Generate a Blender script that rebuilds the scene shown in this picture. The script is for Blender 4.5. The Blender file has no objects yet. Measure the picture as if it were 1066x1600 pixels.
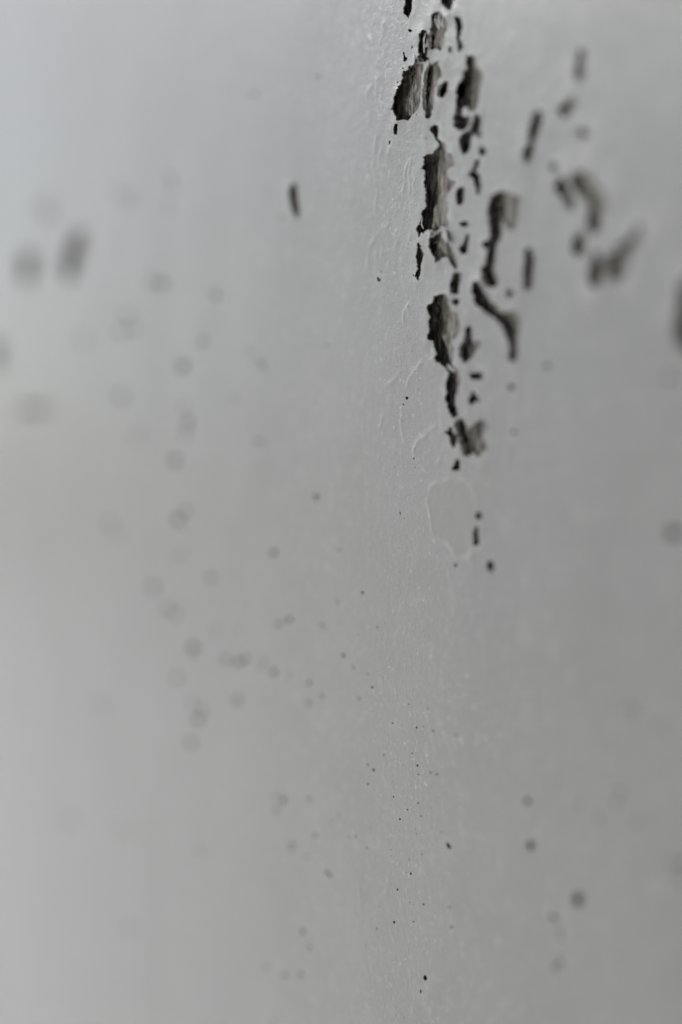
import bpy, bmesh, math, random
import numpy as np
from mathutils import Vector, noise as mnoise
from mathutils.geometry import delaunay_2d_cdt

random.seed(7); rng = np.random.default_rng(7)
S = bpy.context.scene
COL = S.collection

# ------------------------------------------------------------------ camera, light, exposure
TH = math.radians(27.0)          # angle between the line of sight and the wall
D0 = 0.45                        # metres from lens to the wall along the axis
H = 1.45                         # camera height
sT, cT = math.sin(TH), math.cos(TH)
cam_d = bpy.data.cameras.new('camera')
cam = bpy.data.objects.new('camera', cam_d); COL.objects.link(cam)
cam.location = (D0*cT, -D0*sT, H)
cam.rotation_euler = (math.radians(90), 0, math.radians(90) - TH)
cam_d.sensor_fit = 'VERTICAL'; cam_d.sensor_height = 36; cam_d.sensor_width = 24
cam_d.lens = 50
cam_d.clip_start = 0.01; cam_d.clip_end = 3000
cam_d.dof.use_dof = True
S.camera = cam

def uX(px):                       # photograph column -> metres along the wall
    u = (px - 533.0)/1600*0.72
    return u*D0/(sT + u*cT)
def P(px, py):                    # photograph point -> point on the wall plane
    X = uX(px)
    return (X, H + (800.0 - py)/1600*0.72*(D0 - X*cT))
def mmpx(px):                     # metres of wall (vertical) per photograph pixel there
    return 0.72/1600*(D0 - uX(px)*cT)

cam_d.dof.focus_distance = D0 - uX(632)*cT
cam_d.dof.aperture_fstop = 2.35
cam_d.dof.aperture_blades = 0

W = bpy.data.worlds.new('World'); S.world = W; W.use_nodes = True
wn = W.node_tree.nodes; wl = W.node_tree.links
sky = wn.new('ShaderNodeTexSky'); sky.sky_type = 'NISHITA'; sky.sun_disc = False
SUN_EL, SUN_ROT = math.radians(50), math.radians(259)
sky.sun_elevation = SUN_EL; sky.sun_rotation = SUN_ROT
sky.air_density = 1.0; sky.dust_density = 1.5; sky.ozone_density = 1.0
bg = wn['Background']; bg.inputs['Strength'].default_value = 0.07
hs = wn.new('ShaderNodeHueSaturation'); hs.inputs['Saturation'].default_value = 0.32   # overcast: paler than a clear sky
wl.new(sky.outputs[0], hs.inputs['Color']); wl.new(hs.outputs[0], bg.inputs[0])

sun_d = bpy.data.lights.new('sun', 'SUN'); sun_d.energy = 1.5; sun_d.angle = math.radians(40)
sun_d.color = (1.0, 0.985, 0.965)
sun = bpy.data.objects.new('sun', sun_d); COL.objects.link(sun)
sdir = Vector((math.sin(SUN_ROT)*math.cos(SUN_EL), math.cos(SUN_ROT)*math.cos(SUN_EL), math.sin(SUN_EL)))
sun.rotation_euler = sdir.to_track_quat('Z', 'Y').to_euler()
sun.location = (-2, -2, 4)

S.view_settings.view_transform = 'Standard'; S.view_settings.look = 'None'
S.view_settings.exposure = 1.62; S.view_settings.gamma = 1.0
S.view_settings.use_curve_mapping = False

# ------------------------------------------------------------------ materials
def mat(name):
    m = bpy.data.materials.new(name); m.use_nodes = True
    return m, m.node_tree.nodes, m.node_tree.links, m.node_tree.nodes['Principled BSDF']

def mapped(n, l, scale):
    tc = n.new('ShaderNodeTexCoord'); mp = n.new('ShaderNodeMapping')
    mp.inputs['Scale'].default_value = scale
    l.new(tc.outputs['Object'], mp.inputs['Vector'])
    return mp.outputs[0]
def noise_tex(n, l, vec, scale, detail=4, rough=0.55, dist=0.0):
    t = n.new('ShaderNodeTexNoise'); t.inputs['Scale'].default_value = scale
    t.inputs['Detail'].default_value = detail; t.inputs['Roughness'].default_value = rough
    t.inputs['Distortion'].default_value = dist
    l.new(vec, t.inputs['Vector']); return t.outputs['Fac']
def ramp(n, l, fac, stops):
    r = n.new('ShaderNodeValToRGB')
    e = r.color_ramp.elements
    while len(e) < len(stops): e.new(0.5)
    for k, (p, c) in enumerate(stops):
        e[k].position = p; e[k].color = (*c, 1) if len(c) == 3 else c
    l.new(fac, r.inputs[0]); return r.outputs[0]
def mix(n, l, fac, a, b, mode='MIX'):
    m = n.new('ShaderNodeMixRGB'); m.blend_type = mode
    for s, v in ((0, fac), (1, a), (2, b)):
        if isinstance(v, (int, float)): m.inputs[s].default_value = v
        elif isinstance(v, tuple): m.inputs[s].default_value = (*v, 1)
        else: l.new(v, m.inputs[s])
    return m.outputs[0]
def bump(n, l, height, strength, dist, prev=None):
    b = n.new('ShaderNodeBump'); b.inputs['Strength'].default_value = strength
    b.inputs['Distance'].default_value = dist
    l.new(height, b.inputs['Height'])
    if prev is not None: l.new(prev, b.inputs['Normal'])
    return b.outputs[0]

PV = 0.235; HH = 5.5
# gloss paint, old and brushed
M_PAINT, n, l, bs = mat('old_grey_paint')
v1 = mapped(n, l, (.75, 1, 1)); vs = mapped(n, l, (1, 1, 0.3)); vm = mapped(n, l, (.9, 1, .75)); vb = mapped(n, l, (.6, 1, 1))
big = noise_tex(n, l, vm, 28, 5, 0.55)
col = ramp(n, l, big, [(0.3, (0.445, 0.445, 0.430)), (0.7, (0.49, 0.49, 0.477))])
blot = noise_tex(n, l, vm, 210, 6, 0.68, 0.6)
col = mix(n, l, ramp(n, l, blot, [(0.55, (0, 0, 0)), (0.63, (.75, .75, .75))]), col, (0.60, 0.60, 0.58))
sm = noise_tex(n, l, mapped(n, l, (.7, 1, .55)), 950, 4, 0.7)
col = mix(n, l, ramp(n, l, sm, [(0.60, (0, 0, 0)), (0.655, (.95, .95, .95))]), col, (1.0, 1.0, 0.965))
gr = noise_tex(n, l, v1, 2300, 3, 0.7)
col = mix(n, l, ramp(n, l, gr, [(0.61, (0, 0, 0)), (0.72, (0.8, 0.8, 0.8))]), col, (0.20, 0.20, 0.185))
tint = ramp(n, l, noise_tex(n, l, vb, 11, 5, 0.6), [(0.35, (0.93, 0.935, 0.945)), (0.65, (1.0, 0.995, 0.975))])
col = mix(n, l, 0.75, col, tint, 'MULTIPLY')
tint = ramp(n, l, noise_tex(n, l, vb, 45, 6, 0.65), [(0.36, (0.92, 0.915, 0.90)), (0.62, (1, 1, 1))])
col = mix(n, l, 0.7, col, tint, 'MULTIPLY')
at = n.new('ShaderNodeAttribute'); at.attribute_name = 'stain'
col = mix(n, l, at.outputs['Fac'], col, (0.36, 0.35, 0.31))
for nm, cc in (('under', (0.425, 0.425, 0.405)), ('scuff', (0.88, 0.88, 0.85))):
    at = n.new('ShaderNodeAttribute'); at.attribute_name = nm
    col = mix(n, l, at.outputs['Fac'], col, cc)
col = mix(n, l, 1.0, col, (PV*1.015, PV, PV*.945), 'MULTIPLY')
l.new(col, bs.inputs['Base Color'])
bs.inputs['Roughness'].default_value = 0.33
bs.inputs['Specular IOR Level'].default_value = 1.0
b = bump(n, l, noise_tex(n, l, v1, 60, 4, 0.5), 0.2, 0.0008)
flk = ramp(n, l, noise_tex(n, l, vm, 190, 5, 0.62, 0.8), [(0.50, (0, 0, 0)), (0.535, (1, 1, 1))])
b = bump(n, l, flk, 0.26, 0.00022, b)
b = bump(n, l, noise_tex(n, l, v1, 520, 6, 0.7), 0.28, 0.0005, b)
b = bump(n, l, noise_tex(n, l, v1, 1900, 3, 0.7), 0.65, 0.00024, b)
l.new(b, bs.inputs['Normal'])

# exposed weathered board under the paint
M_BARE, n, l, bs = mat('bare_weathered_wood')
v1 = mapped(n, l, (1, 1, 1)); vs = mapped(n, l, (1, 1, 0.22))
g = noise_tex(n, l, vs, 520, 7, 0.72, 0.8)
col = ramp(n, l, g, [(0.37, (0.010, 0.0085, 0.0062)), (0.48, (0.060, 0.052, 0.041)), (0.60, (0.20, 0.184, 0.155))])
at = n.new('ShaderNodeAttribute'); at.attribute_name = 'residue'
rn = noise_tex(n, l, v1, 300, 6, 0.65)
ad = n.new('ShaderNodeMath'); ad.operation = 'ADD'
l.new(at.outputs['Fac'], ad.inputs[0]); l.new(rn, ad.inputs[1])
col = mix(n, l, ramp(n, l, ad.outputs[0], [(0.84, (0, 0, 0)), (1.10, (1, 1, 1))]), col, (0.155, 0.150, 0.136))
l.new(col, bs.inputs['Base Color']); bs.inputs['Roughness'].default_value = 0.85
bs.inputs['Specular IOR Level'].default_value = 0.25
b = bump(n, l, g, 0.7, 0.0006)
l.new(b, bs.inputs['Normal'])

M_DARK, n, l, bs = mat('dark_cavity_wood')
g = noise_tex(n, l, mapped(n, l, (1, 1, 0.2)), 500, 4)
l.new(ramp(n, l, g, [(0.3, (0.008, 0.007, 0.006)), (0.7, (0.02, 0.018, 0.016))]), bs.inputs['Base Color'])
bs.inputs['Roughness'].default_value = 0.9

M_FIBRE, n, l, bs = mat('pale_fibre')
l.new(ramp(n, l, noise_tex(n, l, mapped(n, l, (1, 1, 1)), 900), [(0.3, (0.4, 0.4, 0.38)), (0.7, (0.6, 0.6, 0.57))]), bs.inputs['Base Color'])
bs.inputs['Roughness'].default_value = 0.6

M_BOUNCE, n, l, bs = mat('pale_bounce_ground')  # added ground out of view, kept pale to brighten the paint's lower reflection
g = noise_tex(n, l, mapped(n, l, (1, 1, 1)), 3, 8, 0.6)
l.new(ramp(n, l, g, [(0.3, (0.68, 0.68, 0.67)), (0.7, (0.77, 0.77, 0.76))]), bs.inputs['Base Color'])
bs.inputs['Roughness'].default_value = 0.9

# ------------------------------------------------------------------ helpers
def link_mesh(name, verts, faces, m, parent=None, smooth=True):
    me = bpy.data.meshes.new(name)
    me.from_pydata([tuple(map(float, v)) for v in verts], [], [tuple(map(int, f)) for f in faces]); me.update()
    if m: me.materials.append(m)
    if smooth: me.polygons.foreach_set('use_smooth', [True]*len(me.polygons))
    o = bpy.data.objects.new(name, me); COL.objects.link(o)
    if parent: o.parent = parent
    return o

def inside(poly, pts):            # even-odd test, numpy
    x, y = pts[:, 0], pts[:, 1]; r = np.zeros(len(pts), bool)
    x1, y1 = poly[:, 0], poly[:, 1]; x2, y2 = np.roll(x1, -1), np.roll(y1, -1)
    for a, b_, c, d in zip(x1, y1, x2, y2):
        if b_ == d: continue
        k = (b_ > y) != (d > y)
        r ^= k & (x < (c - a)*(y - b_)/(d - b_) + a)
    return r
def seg_dist(pts, line):          # distance to a polyline and index of nearest vertex
    best = np.full(len(pts), 1e9)
    for a, b_ in zip(line[:-1], line[1:]):
        d = b_ - a; q = max(float(d @ d), 1e-18)
        t = np.clip(((pts - a) @ d)/q, 0, 1)
        best = np.minimum(best, np.hypot(*(pts - a - t[:, None]*d).T))
    return best
def fbm(x, y, s=0.0):
    return mnoise.fractal(Vector((x, y, s)), 1.0, 2.0, 3)

# ------------------------------------------------------------------ what has come off the wall (traced, photograph pixels)
def tr(ox, oy, k, pts): return [(ox + x*k, oy + y*k) for x, y in pts]
K = 260/1066.0
A = lambda p: tr(560, 0, K, p)
B = lambda p: tr(560, 220, K, p)
C_ = lambda p: tr(600, 430, K, p)
D = lambda p: tr(580, 640, K, p)
E = lambda p: tr(780, 50, 286/1066.0, p)
def blob(cx, cy, rx, ry): return [(cx + rx*math.cos(a), cy + ry*math.sin(a)) for a in [i*math.tau/10 for i in range(10)]]

# (outline, depth in mm at its deep side, paint residue left on it)
PATCH = [
 (A([(303,-40),(347,-40),(352,40),(345,70),(330,95),(325,125),(315,100),(297,85),(295,55),(305,25)]), 3.0, .0),
 (A([(540,-40),(612,-40),(610,20),(595,60),(580,65),(560,45),(540,20)]), 2.6, .1),
 (A([(322,195),(332,185),(338,190),(350,195),(340,208),(330,203)]), 2.0, 0),
 (A([(290,335),(298,338),(303,365),(317,372),(315,385),(300,398),(293,392),(295,365)]), 2.5, 0),
 (A([(480,100),(500,85),(517,73),(535,85),(545,105),(560,110),(575,150),(572,180),(555,215),(550,280),(535,318),(500,312),(460,325),(458,290),(460,230),(467,205),(472,180),(480,150)]), 0.9, .1),
 (A([(405,215),(430,195),(445,205),(450,225),(451,290),(458,350),(462,380),(440,398),(400,398),(392,350),(388,310),(395,250)]), 2.6, .0),
 (A([(330,425),(360,420),(395,412),(420,420),(425,445),(415,480),(414,540),(410,600),(405,660),(385,710),(350,735),(318,772),(300,765),(285,765),(250,770),(245,740),(232,738),(228,705),(210,710),(220,680),(232,650),(232,620),(248,610),(258,570),(275,535),(290,500),(295,460),(325,445)]), 3.2, .1),
 (A([(455,420),(480,410),(500,398),(517,395),(522,430),(540,450),(545,490),(525,500),(500,530),(500,570),(495,600),(492,650),(485,700),(470,735),(460,760),(440,758),(435,720),(425,690),(425,640),(419,600),(427,555),(432,500),(432,450)]), 1.1, .15),
 (A([(512,590),(530,550),(545,530),(560,525),(580,520),(575,560),(578,585),(560,595),(545,625),(520,620)]), 2.0, .1),
 (A([(622,98),(645,105),(660,120),(665,160),(662,200),(652,240),(655,265),(665,310),(655,338),(645,335),(645,290),(648,250),(640,220),(635,160)]), 2.6, .05),
 (A([(588,300),(600,300),(600,335),(588,340),(584,320)]), 2.0, 0),
 (A([(700,375),(722,358),(745,370),(755,410),(760,430),(785,450),(798,490),(795,530),(780,560),(770,620),(765,680),(750,710),(715,710),(708,690),(690,675),(665,700),(668,735),(690,760),(700,750),(720,745),(720,800),(690,830),(660,840),(635,815),(618,805),(622,760),(635,720),(640,650),(635,600),(640,560),(665,520),(680,460),(700,440),(695,400)]), 3.2, .08),
 (A([(770,730),(790,760),(785,830),(790,880),(770,880),(750,850),(730,865),(725,920),(715,960),(690,985),(675,970),(660,920),(660,890),(680,860),(710,840),(735,790),(750,750)]), 2.8, .08),
 (A([(785,950),(800,940),(815,965),(808,995),(792,1000),(780,975)]), 2.0, .05),
 (A([(240,795),(257,795),(252,830),(245,865),(230,858),(228,830)]), 2.5, 0),
 (A([(195,905),(207,898),(203,920),(195,928)]), 2.0, 0),
 (B([(460,-72),(485,-94),(512,-90),(515,-52),(508,-25),(530,3),(555,25),(568,70),(575,90),(600,80),(615,120),(620,160),(590,165),(570,200),(575,240),(600,255),(620,255),(610,290),(585,330),(560,360),(575,400),(570,440),(560,480),(575,500),(580,550),(545,550),(535,530),(520,555),(505,580),(495,580),(470,570),(440,575),(425,590),(400,590),(390,620),(385,590),(375,570),(380,545),(400,525),(410,490),(408,450),(425,435),(435,400),(430,370),(435,325),(425,290),(425,240),(430,200),(415,175),(425,150),(420,110),(440,90),(480,80),(490,60),(520,45),(525,20),(510,10),(490,-30),(470,-60)]), 3.5, .16),
 (B([(470,620),(510,602),(520,588),(535,588),(540,620),(565,640),(590,680),(610,720),(635,760),(630,820),(615,815),(600,780),(570,745),(545,740),(520,765),(497,780),(490,740),(470,710),(455,680),(460,650)]), 2.4, .05),
 (B([(375,655),(385,650),(402,675),(405,705),(420,720),(418,750),(405,790),(400,830),(405,850),(390,870),(390,890),(375,890),(365,870),(372,830),(380,790),(370,740),(378,690)]), 3.5, 0),
 (B([(118,880),(125,870),(135,885),(145,882),(140,898),(128,905)]), 2.5, 0),
 (B([(640,305),(680,295),(685,340),(680,380),(655,415),(635,410),(630,370),(625,350)]), 3.0, .03),
 (B([(770,118),(778,140),(760,175),(745,200),(755,200),(775,225),(785,260),(788,310),(775,350),(765,330),(760,280),(750,240),(725,235),(712,215),(735,195),(745,165)]), 2.6, .03),
 (B([(660,525),(680,515),(705,520),(705,540),(690,552),(665,545),(645,532)]), 2.4, .05),
 (B([(695,600),(710,600),(705,650),(705,700),(690,728),(660,725),(652,690),(675,660)]), 2.4, .05),
 (B([(615,850),(640,840),(665,850),(660,890),(650,920),(645,970),(625,985),(600,975),(592,930),(605,880)]), 2.8, .03),
 (B([(870,355),(900,335),(950,330),(1000,355),(1045,365),(1040,385),(1020,400),(1025,470),(1015,520),(990,560),(950,550),(935,500),(930,460),(920,480),(915,560),(910,620),(885,670),(880,740),(870,800),(885,860),(905,910),(870,935),(825,925),(805,880),(805,830),(825,780),(835,720),(840,690),(820,690),(803,665),(830,640),(850,620),(850,560),(840,470),(845,400)]), 3.4, .12),
 (C_([(285,190),(300,190),(320,165),(330,140),(365,122),(390,130),(410,140),(425,190),(440,230),(470,240),(490,300),(490,360),(470,390),(440,420),(450,470),(445,540),(455,580),(475,600),(495,650),(490,700),(478,740),(465,780),(470,840),(480,880),(475,905),(455,912),(435,890),(420,850),(415,820),(402,790),(410,750),(408,690),(420,650),(415,600),(395,580),(365,565),(340,555),(340,530),(348,500),(330,460),(325,420),(290,405),(285,380),(298,360),(293,300),(300,260)]), 3.4, .14),
 (C_(blob(463,172,22,20)), 2.0, .05),
 (C_([(545,320),(560,340),(562,400),(580,440),(610,420),(625,450),(600,480),(570,510),(540,545),(515,560),(500,520),(492,480),(515,440),(530,400),(535,350)]), 2.4, .1),
 (C_([(560,625),(590,630),(630,625),(645,645),(630,665),(590,665),(565,660)]), 2.0, .08),
 (C_([(568,740),(585,760),(610,790),(620,800),(590,805),(565,830),(550,815),(555,790),(570,770)]), 2.2, .05),
 (C_([(590,45),(620,50),(640,90),(660,140),(690,180),(720,190),(760,240),(800,240),(850,240),(870,300),(860,370),(850,440),(850,520),(840,545),(815,545),(808,510),(810,460),(790,400),(770,340),(740,300),(700,260),(640,215),(600,190),(592,140),(580,110)]), 3.0, .1),
 (C_([(795,90),(815,100),(828,120),(815,145),(790,140)]), 2.0, .08),
 ([(823,390),(830,385),(834,400),(833,430),(829,452),(820,450),(820,425),(822,410)], 3.0, 0),
 (D([(482,140),(505,140),(515,108),(528,120),(530,150),(560,155),(570,180),(555,215),(540,245),(525,235),(520,200),(505,170),(495,155)]), 3.0, 0),
 (D([(560,65),(590,60),(605,90),(625,130),(660,110),(690,85),(715,68),(740,90),(738,130),(725,170),(735,210),(745,235),(738,265),(712,262),(708,300),(690,300),(672,275),(655,272),(635,295),(610,290),(595,250),(582,210),(575,170),(560,130),(550,100)]), 1.8, .1),
 (D([(555,315),(575,325),(578,360),(570,385),(540,388),(525,390),(540,360)]), 2.6, 0),
 (D(blob(693,680,14,20)), 1.0, .25),
 (D([(672,750),(688,755),(690,800),(690,860),(675,870),(662,850),(668,800)]), 2.4, .03),
 (D([(755,970),(775,970),(785,1010),(775,1035),(760,1030),(750,1000)]), 2.0, .1),
 (E([(468,110),(492,110),(496,160),(485,200),(482,265),(460,280),(444,250),(452,200),(462,160)]), 2.0, .12),
 (E([(345,440),(375,440),(400,400),(430,390),(440,420),(410,450),(395,490),(370,495)]), 1.8, .1),
 (E([(235,455),(250,460),(245,540),(225,600),(205,612),(190,640),(200,690),(180,740),(160,765),(145,710),(155,680),(180,660),(178,600),(190,530),(210,480)]), 3.0, .03),
 (E([(455,575),(485,570),(520,595),(500,612),(470,605)]), 1.2, .2),
 (E(blob(318,785,16,20)), 1.4, .15),
 (E([(335,850),(365,845),(395,880),(410,930),(435,1000),(430,1035),(410,1035),(385,990),(355,950),(330,910)]), 3.0, .05),
 (E([(425,850),(480,805),(515,830),(560,870),(610,930),(638,990),(600,1032),(528,1015),(505,960),(450,930)]), .8, .30),
 (E([(530,1030),(580,1030),(590,1085),(582,1160),(540,1168),(522,1090)]), 3.0, .02),
 (E([(440,1190),(480,1175),(500,1220),(495,1280),(470,1305),(440,1290),(435,1240)]), 3.0, .03),
 (E([(545,1280),(580,1290),(605,1350),(620,1400),(590,1460),(565,1495),(535,1480),(530,1430),(545,1370)]), 3.0, .05),
 (E([(790,1110),(825,1130),(838,1190),(810,1230),(760,1260),(740,1285),(705,1285),(695,1250),(720,1230),(760,1210),(790,1170)]), 1.1, .32),
 (E([(634,1310),(680,1285),(750,1290),(760,1345),(745,1420),(690,1455),(640,1425)]), .8, .30),
 ([(1068,440),(1062,480),(1058,505),(1060,530),(1068,545),(1085,550),(1095,480),(1084,430)], 3.4, .05),
 ([(36,398),(52,394),(55,415),(50,436),(38,440),(34,418)], 4.0, .05),
 ([(120,362),(132,362),(131,386),(123,402),(120,426),(106,436),(100,420),(106,402),(110,384)], 4.0, .05),
 ([(26,637),(40,635),(64,634),(84,638),(62,642),(44,642)], 2.0, .1),
 ([(-12,530),(-2,534),(0,566),(-8,580),(-16,560)], 3.0, .1),
 ([(455,289),(462,287),(464,305),(467,330),(464,339),(458,331),(455,308)], 3.5, 0),
]
TINY = [tr(560,0,K,[(x,y)])[0] + (r,) for x,y,r in ((349,302,1.4),(255,528,1.2),(292,440,1.6),(436,885,1.0),(380,735,1.2),(690,745,1.0))] \
     + [tr(560,220,K,[(x,y)])[0] + (r,) for x,y,r in ((147,838,1.0),(355,862,1.2))] \
     + [tr(600,430,K,[(x,y)])[0] + (r,) for x,y,r in ((150,787,2.2),(128,828,1.2),(815,715,4.0),(440,475,1.5))] \
     + [tr(580,640,K,[(x,y)])[0] + (r,) for x,y,r in ((278,313,1.7),(308,338,.9),(545,997,2.5),(186,667,.9))]
f, m, s, L = .028, .064, .105, .19
DOTS = [(72,325,m),(268,285,m),(262,325,f),(190,305,f),(205,312,f),(243,441,s),(336,461,m),(200,507,s*1.3),(318,533,m),(285,572,s*1.2),(190,619,m),(390,547,f),(409,568,m),(291,647,s),
 (290,675,m),(367,620,f),(273,719,s),(284,806,s*1.2),(178,825,m),(240,917,m),(268,955,s),(302,1012,s*1.2),(277,1058,m),(300,1095,f),(313,1117,s),(298,1160,m),(353,1031,m),(378,1032,s*1.2),(409,1041,m),
 (428,1050,s*1.2),(453,1053,f),(371,1095,m),(330,903,m),(336,982,f),(374,985,f),(280,868,f),(427,864,s*1.3),(494,777,s*1.3),(452,968,s*1.2),(436,975,m),(483,1067,s),(503,1087,m),(482,1098,m),(504,977,m),(526,940,m),
 (537,1024,s*1.5),(553,1043,s),(567,926,L),(575,1053,m),(582,1074,L),(562,1091,s),(575,1195,s),(584,1203,L),(575,1225,s),(615,1245,m),(637,1265,f),(625,1280,s),(654,1255,m),(653,1196,L),(652,1137,s),(678,1142,s),
 (614,1130,f),(640,1100,f),(670,1107,f),(663,1135,f),(645,1177,f),(684,1210,s),(674,1207,m),(655,1210,f),(642,1365,s),(621,1390,s),(616,1441,L),(589,1451,m),(662,1413,m),(702,1418,s),(705,1449,s),
 (659,1335,f),(513,1365,L),(492,1306,m),(545,1308,f),(556,1307,s),(573,1325,m),(530,1274,m),(517,1284,f),(443,1250,s),(430,1243,f),(433,1265,m),(482,1248,m),(455,1322,s),(478,1338,f),(312,1328,f),(195,1298,f),
 (473,1456,s),(483,1480,m),(470,1522,s),(445,1524,m),(415,1510,f),(203,1450,f),(573,1478,f),(428,1595,f),(495,120,s),(510,540,m),(398,147,m),(625,801,f),(407,690,m),(714,1148,s),
 (825,1252,L),(830,1321,L*1.6),(903,1405,L*1.6),(865,1433,s),(876,1461,m),(870,1508,s),(855,572,s),(1045,590,m),(1052,832,L),(990,1108,f),(1033,1133,f),(968,1245,m),(905,1258,f),(998,1285,f),(780,1140,f),
 (803,675,s),(1064,1355,s),(936,1282,f),(803,605,m),(130,530,f),(215,680,f),(160,1100,f),(110,1280,f),(440,340,f),(530,860,m),(560,990,f),(600,1180,f),(590,980,f),(658,1275,f),(690,1300,f),(646,1440,f)]
SLIT = [([(698,1318),(701,1317),(705,1325),(704,1327),(701,1324)], 2.0, 0), ([(662,1525),(665,1524),(667,1529),(665,1533),(662,1530)], 2.0, 0), ([(657,1546),(658.5,1546),(658,1552),(656.5,1552)], 2.0, 0)]
PATCH += SLIT
RING = [(385,500),(365,540),(368,600),(378,660),(385,720),(395,780),(415,815),(440,830),(490,860),(510,900),(550,950),(600,960),(650,920),(690,840),(710,740),(705,660),(690,610),(670,560),(650,500),(610,460),(560,445),(480,460),(420,480),(385,500)]
RIDGE = [(D([(412,108),(370,145),(320,180),(290,220),(275,270),(280,310),(310,340),(340,380)]), .42),
 (D(RING), .34), (D([(440,320),(415,360)]), .3),
 (B([(215,515),(150,560),(100,620),(70,700),(60,800)]), .36), (B([(330,620),(290,720),(270,780)]), .28), (B([(150,700),(145,780),(140,860)]), .25),
 (C_([(150,200),(160,290),(175,345)]), .35), (C_([(235,555),(190,620),(160,665),(150,720)]), .35), (C_([(80,640),(40,690),(20,700)]), .35),
 ([(803,562),(805,600),(800,650),(806,690)], .3), ([(878,641),(886,655),(895,672)], .35),
 ([(600,40),(594,70),(600,90)], .3), ([(640,245),(632,270),(628,300)], .3), ([(588,215),(582,260),(590,300),(586,330)], .25), ([(612,200),(606,240)], .25),
 ([(884,1462),(870,1472)], .35), ([(560,1390),(564,1410)], .25)]

for k in range(34):                # broken scallops where older coats have let go round the peeling
    if k < 22: cx_ = random.uniform(572, 655); cy_ = random.uniform(-10, 730)
    else: cx_ = random.uniform(690, 850); cy_ = random.uniform(560, 930)
    ra, rb = random.uniform(5, 13), random.uniform(14, 42); a0 = random.uniform(1.6, 3.0); a1 = a0 + random.uniform(.9, 2.6)
    RIDGE.append(([(cx_ + ra*math.cos(a0 + (a1 - a0)*q/6) + random.uniform(-2, 2), cy_ + rb*math.sin(a0 + (a1 - a0)*q/6) + random.uniform(-3, 3)) for q in range(7)], random.uniform(.14, .30)))

# ------------------------------------------------------------------ outlines on the wall plane, ragged like torn paint
patches = []
for idx, (poly, dep, res) in enumerate(PATCH):
    cx = sum(p[0] for p in poly)/len(poly); blur = abs(cx - 632)*0.088
    step = 0.9 + 0.16*min(blur, 12)
    size = max(max(p[0] for p in poly) - min(p[0] for p in poly), max(p[1] for p in poly) - min(p[1] for p in poly))
    amp = min(1.0, size/45.0)*(1 + .05*min(blur, 30))
    out = []
    gw = 2.2 if blur > 18 else 1.7 if blur > 9 else .9 if blur > 4 else .3
    ar = sum(x1*y2 - x2*y1 for (x1, y1), (x2, y2) in zip(poly, poly[1:] + poly[:1]))
    for (x1, y1), (x2, y2) in zip(poly, poly[1:] + poly[:1]):
        ln = math.hypot(x2 - x1, y2 - y1) + 1e-6; sg = gw if ar > 0 else -gw
        ox_, oy_ = sg*(y2 - y1)/ln, -sg*(x2 - x1)/ln
        x1 += ox_; x2 += ox_; y1 += oy_; y2 += oy_
        k = max(1, int(ln/step))
        for i in range(k):
            x = x1 + (x2 - x1)*i/k; y = y1 + (y2 - y1)*i/k
            dx = 1.5*fbm(x*.11, y*.11, idx) + 1.5*fbm(x*.38, y*.38, idx + 50) + .8*fbm(x*.9, y*.9, idx + 90)
            dy = 1.5*fbm(x*.11, y*.11, idx + 20) + 1.7*fbm(x*.38, y*.38, idx + 70) + .9*fbm(x*.9, y*.9, idx + 110)
            out.append(P(x + amp*dx, y + amp*dy))
    patches.append(dict(o=np.array(out), d=dep*(1.3 if dep >= 2.6 else 1.0)*1e-3, r=res))
pins = []
for (px, py, c) in DOTS:
    bl = 0.088*abs(px - 632)
    r = max(0.9 + 5*c, 0.5*bl*math.sqrt(c)*1.25)
    if bl > 6 and random.random() < .45:       # most specks are two or three pits close together
        k_ = random.choice((2, 2, 3)); a_ = random.uniform(0, math.tau)
        for q in range(k_):
            sp = r*random.uniform(.8, 1.2) + .06*bl*random.random()
            pins.append((px + sp*math.cos(a_ + q*math.tau/k_), py + sp*1.4*math.sin(a_ + q*math.tau/k_), r*random.uniform(.8, 1.15)/math.sqrt(k_)*1.12))
    else: pins.append((px, py, r))
for (px, py, r) in TINY: pins.append((px, py, r))
for i in range(110):               # hair-fine pores of the brushed paint, in the sharp band
    pins.append((random.gauss(632, 26), random.uniform(560, 1590), random.uniform(.35, .7)))
pin_out = []
for i, (px, py, r) in enumerate(pins):
    el = random.uniform(.95, 1.5) if r < 3 else random.uniform(.95, 1.2); n_ = 9 if r > 1 else 6
    pin_out.append(np.array([P(px + r*(1 + .18*random.uniform(-1, 1))*math.cos(a), py + r*el*(1 + .18*random.uniform(-1, 1))*math.sin(a)) for a in [k*math.tau/n_ for k in range(n_)]]))

# ------------------------------------------------------------------ the wall and its coat of paint
wall = bpy.data.objects.new('painted_wall', None); COL.objects.link(wall); wall.location = (0, 0, 0)
wall['label'] = 'old grey painted wall with torn peeling patches and scattered dark pinholes'
wall['category'] = 'wall'; wall['kind'] = 'thing'

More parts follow.
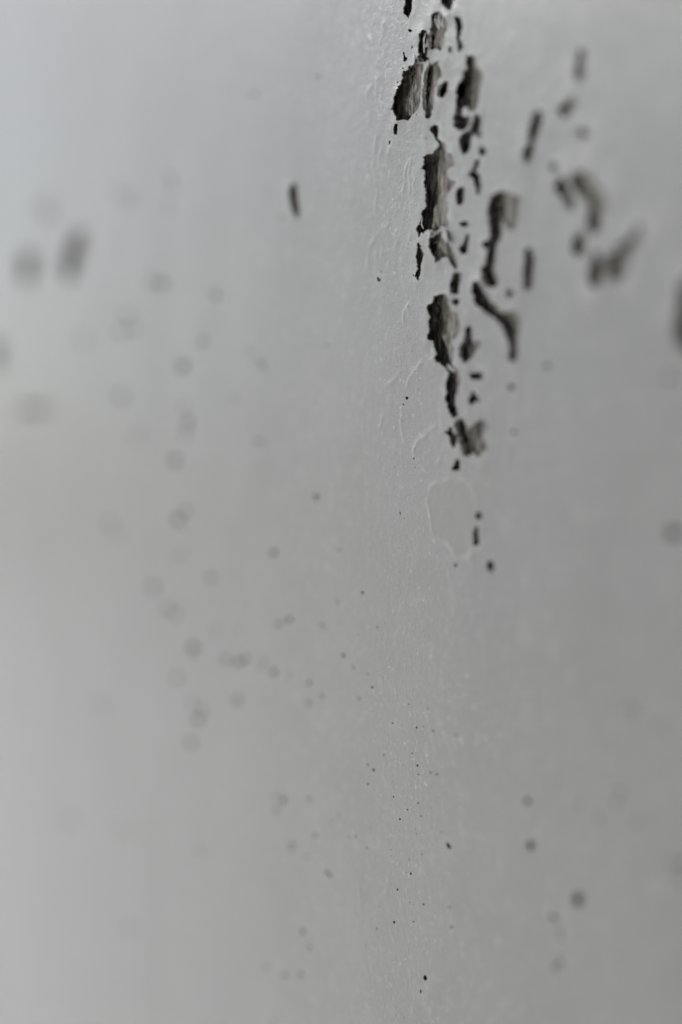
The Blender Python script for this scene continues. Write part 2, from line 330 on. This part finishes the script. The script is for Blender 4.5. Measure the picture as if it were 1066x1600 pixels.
XA, XB, ZA, ZB = -3.2, 1.6, 0.0, 2.7
vx, edges = [], []
def add_loop(arr):
    b0 = len(vx); vx.extend([Vector((float(x), float(z))) for x, z in arr])
    edges.extend([(b0 + i, b0 + (i + 1) % len(arr)) for i in range(len(arr))])
add_loop([(XA, ZA), (XB, ZA), (XB, ZB), (XA, ZB)])
for p in patches: add_loop(p['o'])
PIN0 = len(vx)
for q in pin_out: add_loop(q)
PIN1 = len(vx)
ridges = []
fill = []
for pts, h in RIDGE:
    w = np.array([P(*p) for p in pts])
    fine = []
    for a, b_ in zip(w[:-1], w[1:]):
        k = max(2, int(np.hypot(*(b_ - a))/0.0012))
        for i in range(k): fine.append(a + (b_ - a)*i/k)
    fine.append(w[-1]); fine = np.array(fine)
    fine += np.array([[.0007*fbm(x*160, z*160, 3), .0007*fbm(x*160, z*160, 9)] for x, z in fine])
    ridges.append((fine, h*.58e-3))
    t = np.gradient(fine, axis=0); t /= np.maximum(np.hypot(*t.T), 1e-9)[:, None]; nn = np.stack([-t[:, 1], t[:, 0]], 1)
    for o_ in (-.0014, -.0008, -.0004, 0, .0004, .0008, .0014): fill.append(fine + nn*o_)
def grid(x0, x1, z0, z1, sx, sz):
    X, Z = np.meshgrid(np.arange(x0, x1, sx), np.arange(z0, z1, sz))
    g = np.stack([X.ravel(), Z.ravel()], 1); return g + rng.uniform(-.3, .3, g.shape)*np.array([sx, sz])
zt = P(560, -20)[1]; zb = P(560, 940)[1]
fine_box = (uX(550), uX(870), zb, zt)
fill.append(grid(*fine_box, .0020, .0018))
g = grid(-.62, .24, H - .36, H + .36, .008, .008)
fill.append(g[~((g[:, 0] > fine_box[0]) & (g[:, 0] < fine_box[1]) & (g[:, 1] > fine_box[2]) & (g[:, 1] < fine_box[3]))])
g = grid(XA + .1, XB - .05, ZA + .1, ZB - .05, .09, .09)
fill.append(g[~((g[:, 0] > -.62) & (g[:, 0] < .24) & (abs(g[:, 1] - H) < .36))])
fill = np.concatenate(fill)
allp = [p['o'] for p in patches] + pin_out
keep = np.ones(len(fill), bool)
for o in allp:
    lo, hi = o.min(0) - .0006, o.max(0) + .0006
    k = np.where((fill > lo).all(1) & (fill < hi).all(1))[0]
    if len(k):
        q = fill[k]; dd = seg_dist(q, np.vstack([o, o[:1]]))
        keep[k] &= ~(inside(o, q) | (dd < .00045))
fill = fill[keep]
vx.extend([Vector((float(x), float(z))) for x, z in fill])
rv, re_, rf, orig_v, *_ = delaunay_2d_cdt(vx, edges, [], 0, 1e-7)
V = np.array([(v[0], v[1]) for v in rv]); F = np.array([f_ for f_ in rf if len(f_) == 3])
cen = V[F].mean(1); bad = np.zeros(len(F), bool)
for o in allp:
    lo, hi = o.min(0), o.max(0)
    k = np.where((cen > lo).all(1) & (cen < hi).all(1))[0]
    if len(k): bad[k] |= inside(o, cen[k])
F = F[~bad]
scuff = np.zeros(len(V)); stain = np.zeros(len(V))
# relief: lifted lips, ridges, slow waviness
Y = np.zeros(len(V))
for i, (x, z) in enumerate(V):
    if -.7 < x < .3 and abs(z - H) < .4:
        Y[i] = -.0005*mnoise.noise(Vector((x*22, z*14, 0))) 
for p in patches:
    o = p['o']; lo, hi = o.min(0), o.max(0); w = hi - lo
    R_ = .007
    k = np.where((V > lo - .024).all(1) & (V < hi + .024).all(1))[0]
    if not len(k): continue
    q = V[k]; dd = seg_dist(q, np.vstack([o, o[:1]]))
    side = np.clip((o[:, 0].mean() - q[:, 0])/(w[0]*.5 + .001), -1, 1)      # 1 on the left of the patch, -1 on the right
    lift = min(1.0, w[1]/.012)*(.00022 + .00045*np.clip(side, 0, 1))
    wob = np.array([.65 + .7*mnoise.noise(Vector((x*260, z*260, 2))) for x, z in q])
    Y[k] -= lift*wob*np.exp(-(dd/(R_*.45))**1.3)
    stain[k] = np.maximum(stain[k], min(1, w[1]/.012)*np.array([max(0, .35 + .9*mnoise.noise(Vector((x*75, z*50, 21)))) for x, z in q])*.55*np.exp(-dd/.006))
    chalk = np.array([max(0, .2 + 1.3*mnoise.noise(Vector((x*140, z*140, 12)))) for x, z in q])
    scuff[k] = np.maximum(scuff[k], np.clip(.8*chalk*np.exp(-(dd/.0011)**2), 0, .8))
for fine, h in ridges:
    lo, hi = fine.min(0) - .006, fine.max(0) + .006
    k = np.where((V > lo).all(1) & (V < hi).all(1))[0]
    if len(k):
        brk = np.array([min(1, max(0, .62 + 1.5*mnoise.noise(Vector((x*170, z*170, 6))) + .5*mnoise.noise(Vector((x*700, z*700, 8))))) for x, z in V[k]])
        gg = np.exp(-(seg_dist(V[k], fine)/.0006)**2)*brk
        Y[k] -= h*gg; scuff[k] = np.maximum(scuff[k], .6*gg*h/.2e-3)
ringp = np.array([P(*q) for q in D(RING)])
under = inside(ringp, V).astype(float)

bm = bmesh.new()
for nm in ('stain', 'scuff', 'under'): bm.verts.layers.float.new(nm)
lt, ls, lu = (bm.verts.layers.float[nm] for nm in ('stain', 'scuff', 'under'))
bv = [bm.verts.new((V[i, 0], Y[i], V[i, 1])) for i in range(len(V))]
for i, v in enumerate(bv): v[ls] = float(min(1, scuff[i])); v[lu] = float(under[i]); v[lt] = float(min(.6, stain[i]))
for a, b_, c in F:
    try:
        f_ = bm.faces.new((bv[a], bv[b_], bv[c])); f_.smooth = True
    except ValueError: pass
bm.normal_update()
for f_ in bm.faces:
    if f_.normal.y > 0: f_.normal_flip()
rim = [e for e in bm.edges if len(e.link_faces) == 1 and XA + .01 < e.verts[0].co.x < XB - .01 and ZA + .01 < e.verts[0].co.z < ZB - .01]
for e in rim: e.smooth = False
thick = {}
for p in patches:
    tw = .00008 + .00026*min(1, float(np.ptp(p['o'][:, 0]))/.008)
    for x, z in p['o']: thick[(round(float(np.float32(x)), 6), round(float(np.float32(z)), 6))] = tw
pin_key = {(round(float(bv[i].co.x), 6), round(float(bv[i].co.z), 6)) for i in range(len(V)) if any(PIN0 <= k < PIN1 for k in orig_v[i])}
ex = bmesh.ops.extrude_edge_only(bm, edges=rim)
for e in ex['geom']:
    if isinstance(e, bmesh.types.BMVert): e.co.y += .00003 if (round(e.co.x, 6), round(e.co.z, 6)) in pin_key else thick.get((round(e.co.x, 6), round(e.co.z, 6)), .00018)*(1 + .4*mnoise.noise(e.co*500))
    elif isinstance(e, bmesh.types.BMFace): e.smooth = False
for v in [v for v in bm.verts if not v.link_faces]: bm.verts.remove(v)
me = bpy.data.meshes.new('paint_coat'); bm.to_mesh(me); bm.free(); me.materials.append(M_PAINT)
coat = bpy.data.objects.new('paint_coat', me); COL.objects.link(coat); coat.parent = wall

# ------------------------------------------------------------------ bare floor of every torn patch
for pi, p in enumerate(patches):
    o, Dp = p['o'], p['d']
    lo, hi = o.min(0), o.max(0)
    ext = 2.6*Dp + .002; mg = .0022
    sx = max(.0006, (hi[0] - lo[0] + ext)/85); sz = max(.00055, (hi[1] - lo[1])/130)
    xs = np.arange(lo[0] - ext, hi[0] + mg, sx); zs = np.arange(lo[1] - mg, hi[1] + mg, sz)
    # left and right end of the hole on every row
    L_, R_ = np.full(len(zs), np.nan), np.full(len(zs), np.nan)
    a, b_ = o, np.roll(o, -1, 0)
    for j, z in enumerate(zs):
        k = (a[:, 1] > z) != (b_[:, 1] > z)
        if k.any():
            t = (z - a[k, 1])/(b_[k, 1] - a[k, 1]); x = a[k, 0] + t*(b_[k, 0] - a[k, 0])
            L_[j], R_[j] = x.min(), x.max()
    ok = ~np.isnan(L_)
    if not ok.any(): continue
    idx = np.arange(len(zs)); L_ = np.interp(idx, idx[ok], L_[ok]); R_ = np.interp(idx, idx[ok], R_[ok])
    kn = max(1, int(.0025/sz)); ker = np.ones(2*kn + 1)/(2*kn + 1)
    L_ = np.convolve(np.pad(L_, kn, 'edge'), ker, 'valid'); R_ = np.convolve(np.pad(R_, kn, 'edge'), ker, 'valid')
    verts, resid = [], []
    for j, z in enumerate(zs):
        wdt = max(R_[j] - L_[j], .0012)
        for x in xs:
            t = (R_[j] - x)/wdt
            tt = min(max(t, 0), 1)
            dmax = min(Dp, .26*wdt + .0018)
            d = .0007 + dmax*(tt**3.0)
            g1 = mnoise.noise(Vector((x*520, z*90, pi))); g2 = fbm(x*210, z*120, pi)
            g3 = fbm(x*620, z*420, pi + 9)
            d += min(.0006, .3*d)*g1 + min(.0009, .4*d)*g2 + min(.0005, .25*d)*g3
            verts.append((x, max(d, .00055), z))
            resid.append(p['r'] + .36*(1 - tt)**1.8 + .14*g2 + .08*g3)
    nx = len(xs); q = np.array([(x, z) for x, _, z in verts])
    xc = (xs[:-1] + xs[1:])/2; zc = (zs[:-1] + zs[1:])/2
    XC, ZC = np.meshgrid(xc, zc); ctr = np.stack([XC.ravel(), ZC.ravel()], 1)
    drop = np.zeros(len(ctr), bool)
    for pj, p2 in enumerate(patches):
        if pj != pi:
            l2, h2 = p2['o'].min(0), p2['o'].max(0)
            k = np.where((ctr > l2).all(1) & (ctr < h2).all(1))[0]
            if len(k): drop[k] |= inside(p2['o'], ctr[k])
    faces = []
    for c in np.where(~drop)[0]:
        j, i = divmod(int(c), nx - 1); b0 = j*nx + i
        faces.append((b0, b0 + 1, b0 + nx + 1, b0 + nx))
    ob = link_mesh('bare_patch', verts, faces, M_BARE, wall)
    at_ = ob.data.attributes.new('residue', 'FLOAT', 'POINT'); at_.data.foreach_set('value', resid)

# ------------------------------------------------------------------ pinholes: a little dark pit behind each
order = sorted(range(len(pins)), key=lambda i: -pins[i][2])
unit_v, unit_f = [], []
for k, (rad, y) in enumerate(((1.15, 0.15), (1.2, .6), (.8, 1.0))):
    for i in range(8): unit_v.append((rad*math.cos(i*math.tau/8), y, rad*math.sin(i*math.tau/8)))
for k in range(2):
    for i in range(8): unit_f.append((k*8 + i, k*8 + (i + 1) % 8, (k + 1)*8 + (i + 1) % 8, (k + 1)*8 + i))
unit_f.append(tuple(range(16, 24)))
first = None
for i in order:
    o = pin_out[i]; c = o.mean(0); w = (o.max(0) - o.min(0))/2
    if first is None:
        ob = link_mesh('pinhole', unit_v, unit_f, M_DARK, wall); first = ob
    else:
        ob = first.copy(); COL.objects.link(ob); ob.parent = wall
    ob.location = (c[0], .0001, c[1]); ob.scale = (w[0], max(.9*w[0], .0006), w[1])

# ------------------------------------------------------------------ pale fibres left standing in the torn wood
def strand(p0, p1, out0, out1, r, bend):
    a = P(*p0); b_ = P(*p1); vs_, fs_ = [], []
    for k in range(9):
        t = k/8; x = a[0] + (b_[0] - a[0])*t; z = a[1] + (b_[1] - a[1])*t
        y = out0 + (out1 - out0)*t - .0006*math.sin(t*math.pi); x += bend*math.sin(t*math.pi)
        rr = r*(1 - .6*t)
        for i in range(5): vs_.append((x + 1.7*rr*math.cos(i*math.tau/5), y + rr*math.sin(i*math.tau/5), z))
    for k in range(8):
        for i in range(5): fs_.append((k*5 + i, k*5 + (i + 1) % 5, (k + 1)*5 + (i + 1) % 5, (k + 1)*5 + i))
    link_mesh('fibre', vs_, fs_, M_FIBRE, wall)
for p0, p1, bend in ((A([(407,335)])[0], A([(431,200)])[0], .0004), (A([(418,300)])[0], A([(428,215)])[0], -.0002), (A([(505,185)])[0], A([(516,85)])[0], .0003), (A([(521,165)])[0], A([(520,88)])[0], -.0002),
                     (A([(497,175)])[0], A([(492,95)])[0], .0002), (A([(528,170)])[0], A([(538,100)])[0], .0003), (B([(402,560)])[0], B([(408,500)])[0], .0002), (C_([(204,48)])[0], C_([(190,52)])[0], 0),
                     (B([(356,895)])[0], B([(372,868)])[0], 0)):
    strand(p0, p1, .0008, .0002, .00013, bend)

# ------------------------------------------------------------------ half-loose flakes at the torn lips
for k, (pts, lift) in enumerate(((A([(325,415),(332,395),(345,380),(362,360),(385,348),(391,375),(388,408),(365,420),(345,423)]), .0011),
        (A([(424,430),(438,405),(470,402),(478,418),(452,440),(432,468)]), .0009),
        (B([(428,596),(438,578),(470,570),(494,588),(480,614),(455,604)]), .0010),
        (B([(541,590),(572,565),(585,598),(598,655),(570,640),(548,620)]), .0008),
        (C_([(412,566),(440,590),(472,602),(480,618),(450,614),(424,600)]), .0008),
        (C_([(300,162),(318,150),(330,132),(338,150),(325,172),(306,188)]), .0007),
        (A([(505,570),(520,560),(532,545),(530,580),(514,612),(500,610)]), .0008))):
    o = []
    for (x1, y1), (x2, y2) in zip(pts, pts[1:] + pts[:1]):
        for i in range(6):
            x = x1 + (x2 - x1)*i/6; y = y1 + (y2 - y1)*i/6
            o.append(P(x + .8*fbm(x*.4, y*.4, k), y + .9*fbm(x*.4, y*.4, k + 30)))
    o = np.array(o); c0 = o.mean(0); w0 = np.ptp(o[:, 0]) + 1e-6; nO = len(o)
    vs_ = []
    for off in (0.0, .00022):
        for sc in (1.0, .66, .33):
            for x, z in c0 + (o - c0)*sc:
                t = (x - o[:, 0].min())/w0
                vs_.append((x, -.00045 - lift*t**1.4 - .00012*mnoise.noise(Vector((x*600, z*600, k))) + off, z))
        t = (c0[0] - o[:, 0].min())/w0; vs_.append((c0[0], -.00045 - lift*t**1.4 + off, c0[1]))
    fs_ = []; T = 3*nO + 1
    for side in (0, T):
        for r_ in range(2):
            for i in range(nO): fs_.append((side + r_*nO + i, side + r_*nO + (i + 1) % nO, side + (r_ + 1)*nO + (i + 1) % nO, side + (r_ + 1)*nO + i))
        for i in range(nO): fs_.append((side + 2*nO + i, side + 2*nO + (i + 1) % nO, side + 3*nO))
    for i in range(nO): fs_.append((i, (i + 1) % nO, T + (i + 1) % nO, T + i))
    fo = link_mesh('paint_flake', vs_, fs_, M_PAINT, wall, smooth=False)
    bmf = bmesh.new(); bmf.from_mesh(fo.data); bmesh.ops.recalc_face_normals(bmf, faces=bmf.faces[:]); bmf.to_mesh(fo.data); bmf.free()
    fo.data.attributes.new('scuff', 'FLOAT', 'POINT').data.foreach_set('value', [.35]*len(vs_))

# ------------------------------------------------------------------ body of the wall, unseen pale ground added for its sheen to reflect
bv_ = [(x, y, z) for x in (XA, XB) for y in (.009, .25) for z in (ZA, ZB)]
link_mesh('wall_core', bv_, [(0,1,3,2),(4,6,7,5),(0,4,5,1),(2,3,7,6),(0,2,6,4),(1,5,7,3)], M_DARK, wall, smooth=False)
g_ = link_mesh('added_ground', [(-800,-800,-.01),(800,-800,-.01),(800,800,-.01),(-800,800,-.01)], [(0,1,2,3)], M_BOUNCE, None, smooth=False)
g_['kind'] = 'structure'

# unseen dark ring, added to cut the horizon glow in the paint's sheen
M_SKYLINE, n, l, bs = mat('dark_added_skyline')
l.new(ramp(n, l, noise_tex(n, l, mapped(n, l, (1, 1, 1)), .3, 6), [(0.3, (0.03, 0.04, 0.025)), (0.7, (0.08, 0.09, 0.06))]), bs.inputs['Base Color'])
bs.inputs['Roughness'].default_value = 0.95
hv, hf = [], []
NR = 120
for i in range(NR):
    a = i*math.tau/NR; q = Vector((math.cos(a)*3, math.sin(a)*3, 0))
    hgt = HH*(1 + .25*mnoise.noise(q) + .12*mnoise.noise(q*5))
    for r_, z in ((110, -.5), (118, hgt*.75), (135, hgt), (240, hgt*1.05)):
        hv.append((r_*math.cos(a), r_*math.sin(a), z))
for i in range(NR):
    for k in range(3):
        hf.append((i*4 + k, ((i + 1) % NR)*4 + k, ((i + 1) % NR)*4 + k + 1, i*4 + k + 1))
hl = link_mesh('added_skyline', hv, hf, M_SKYLINE, None); hl['kind'] = 'structure'
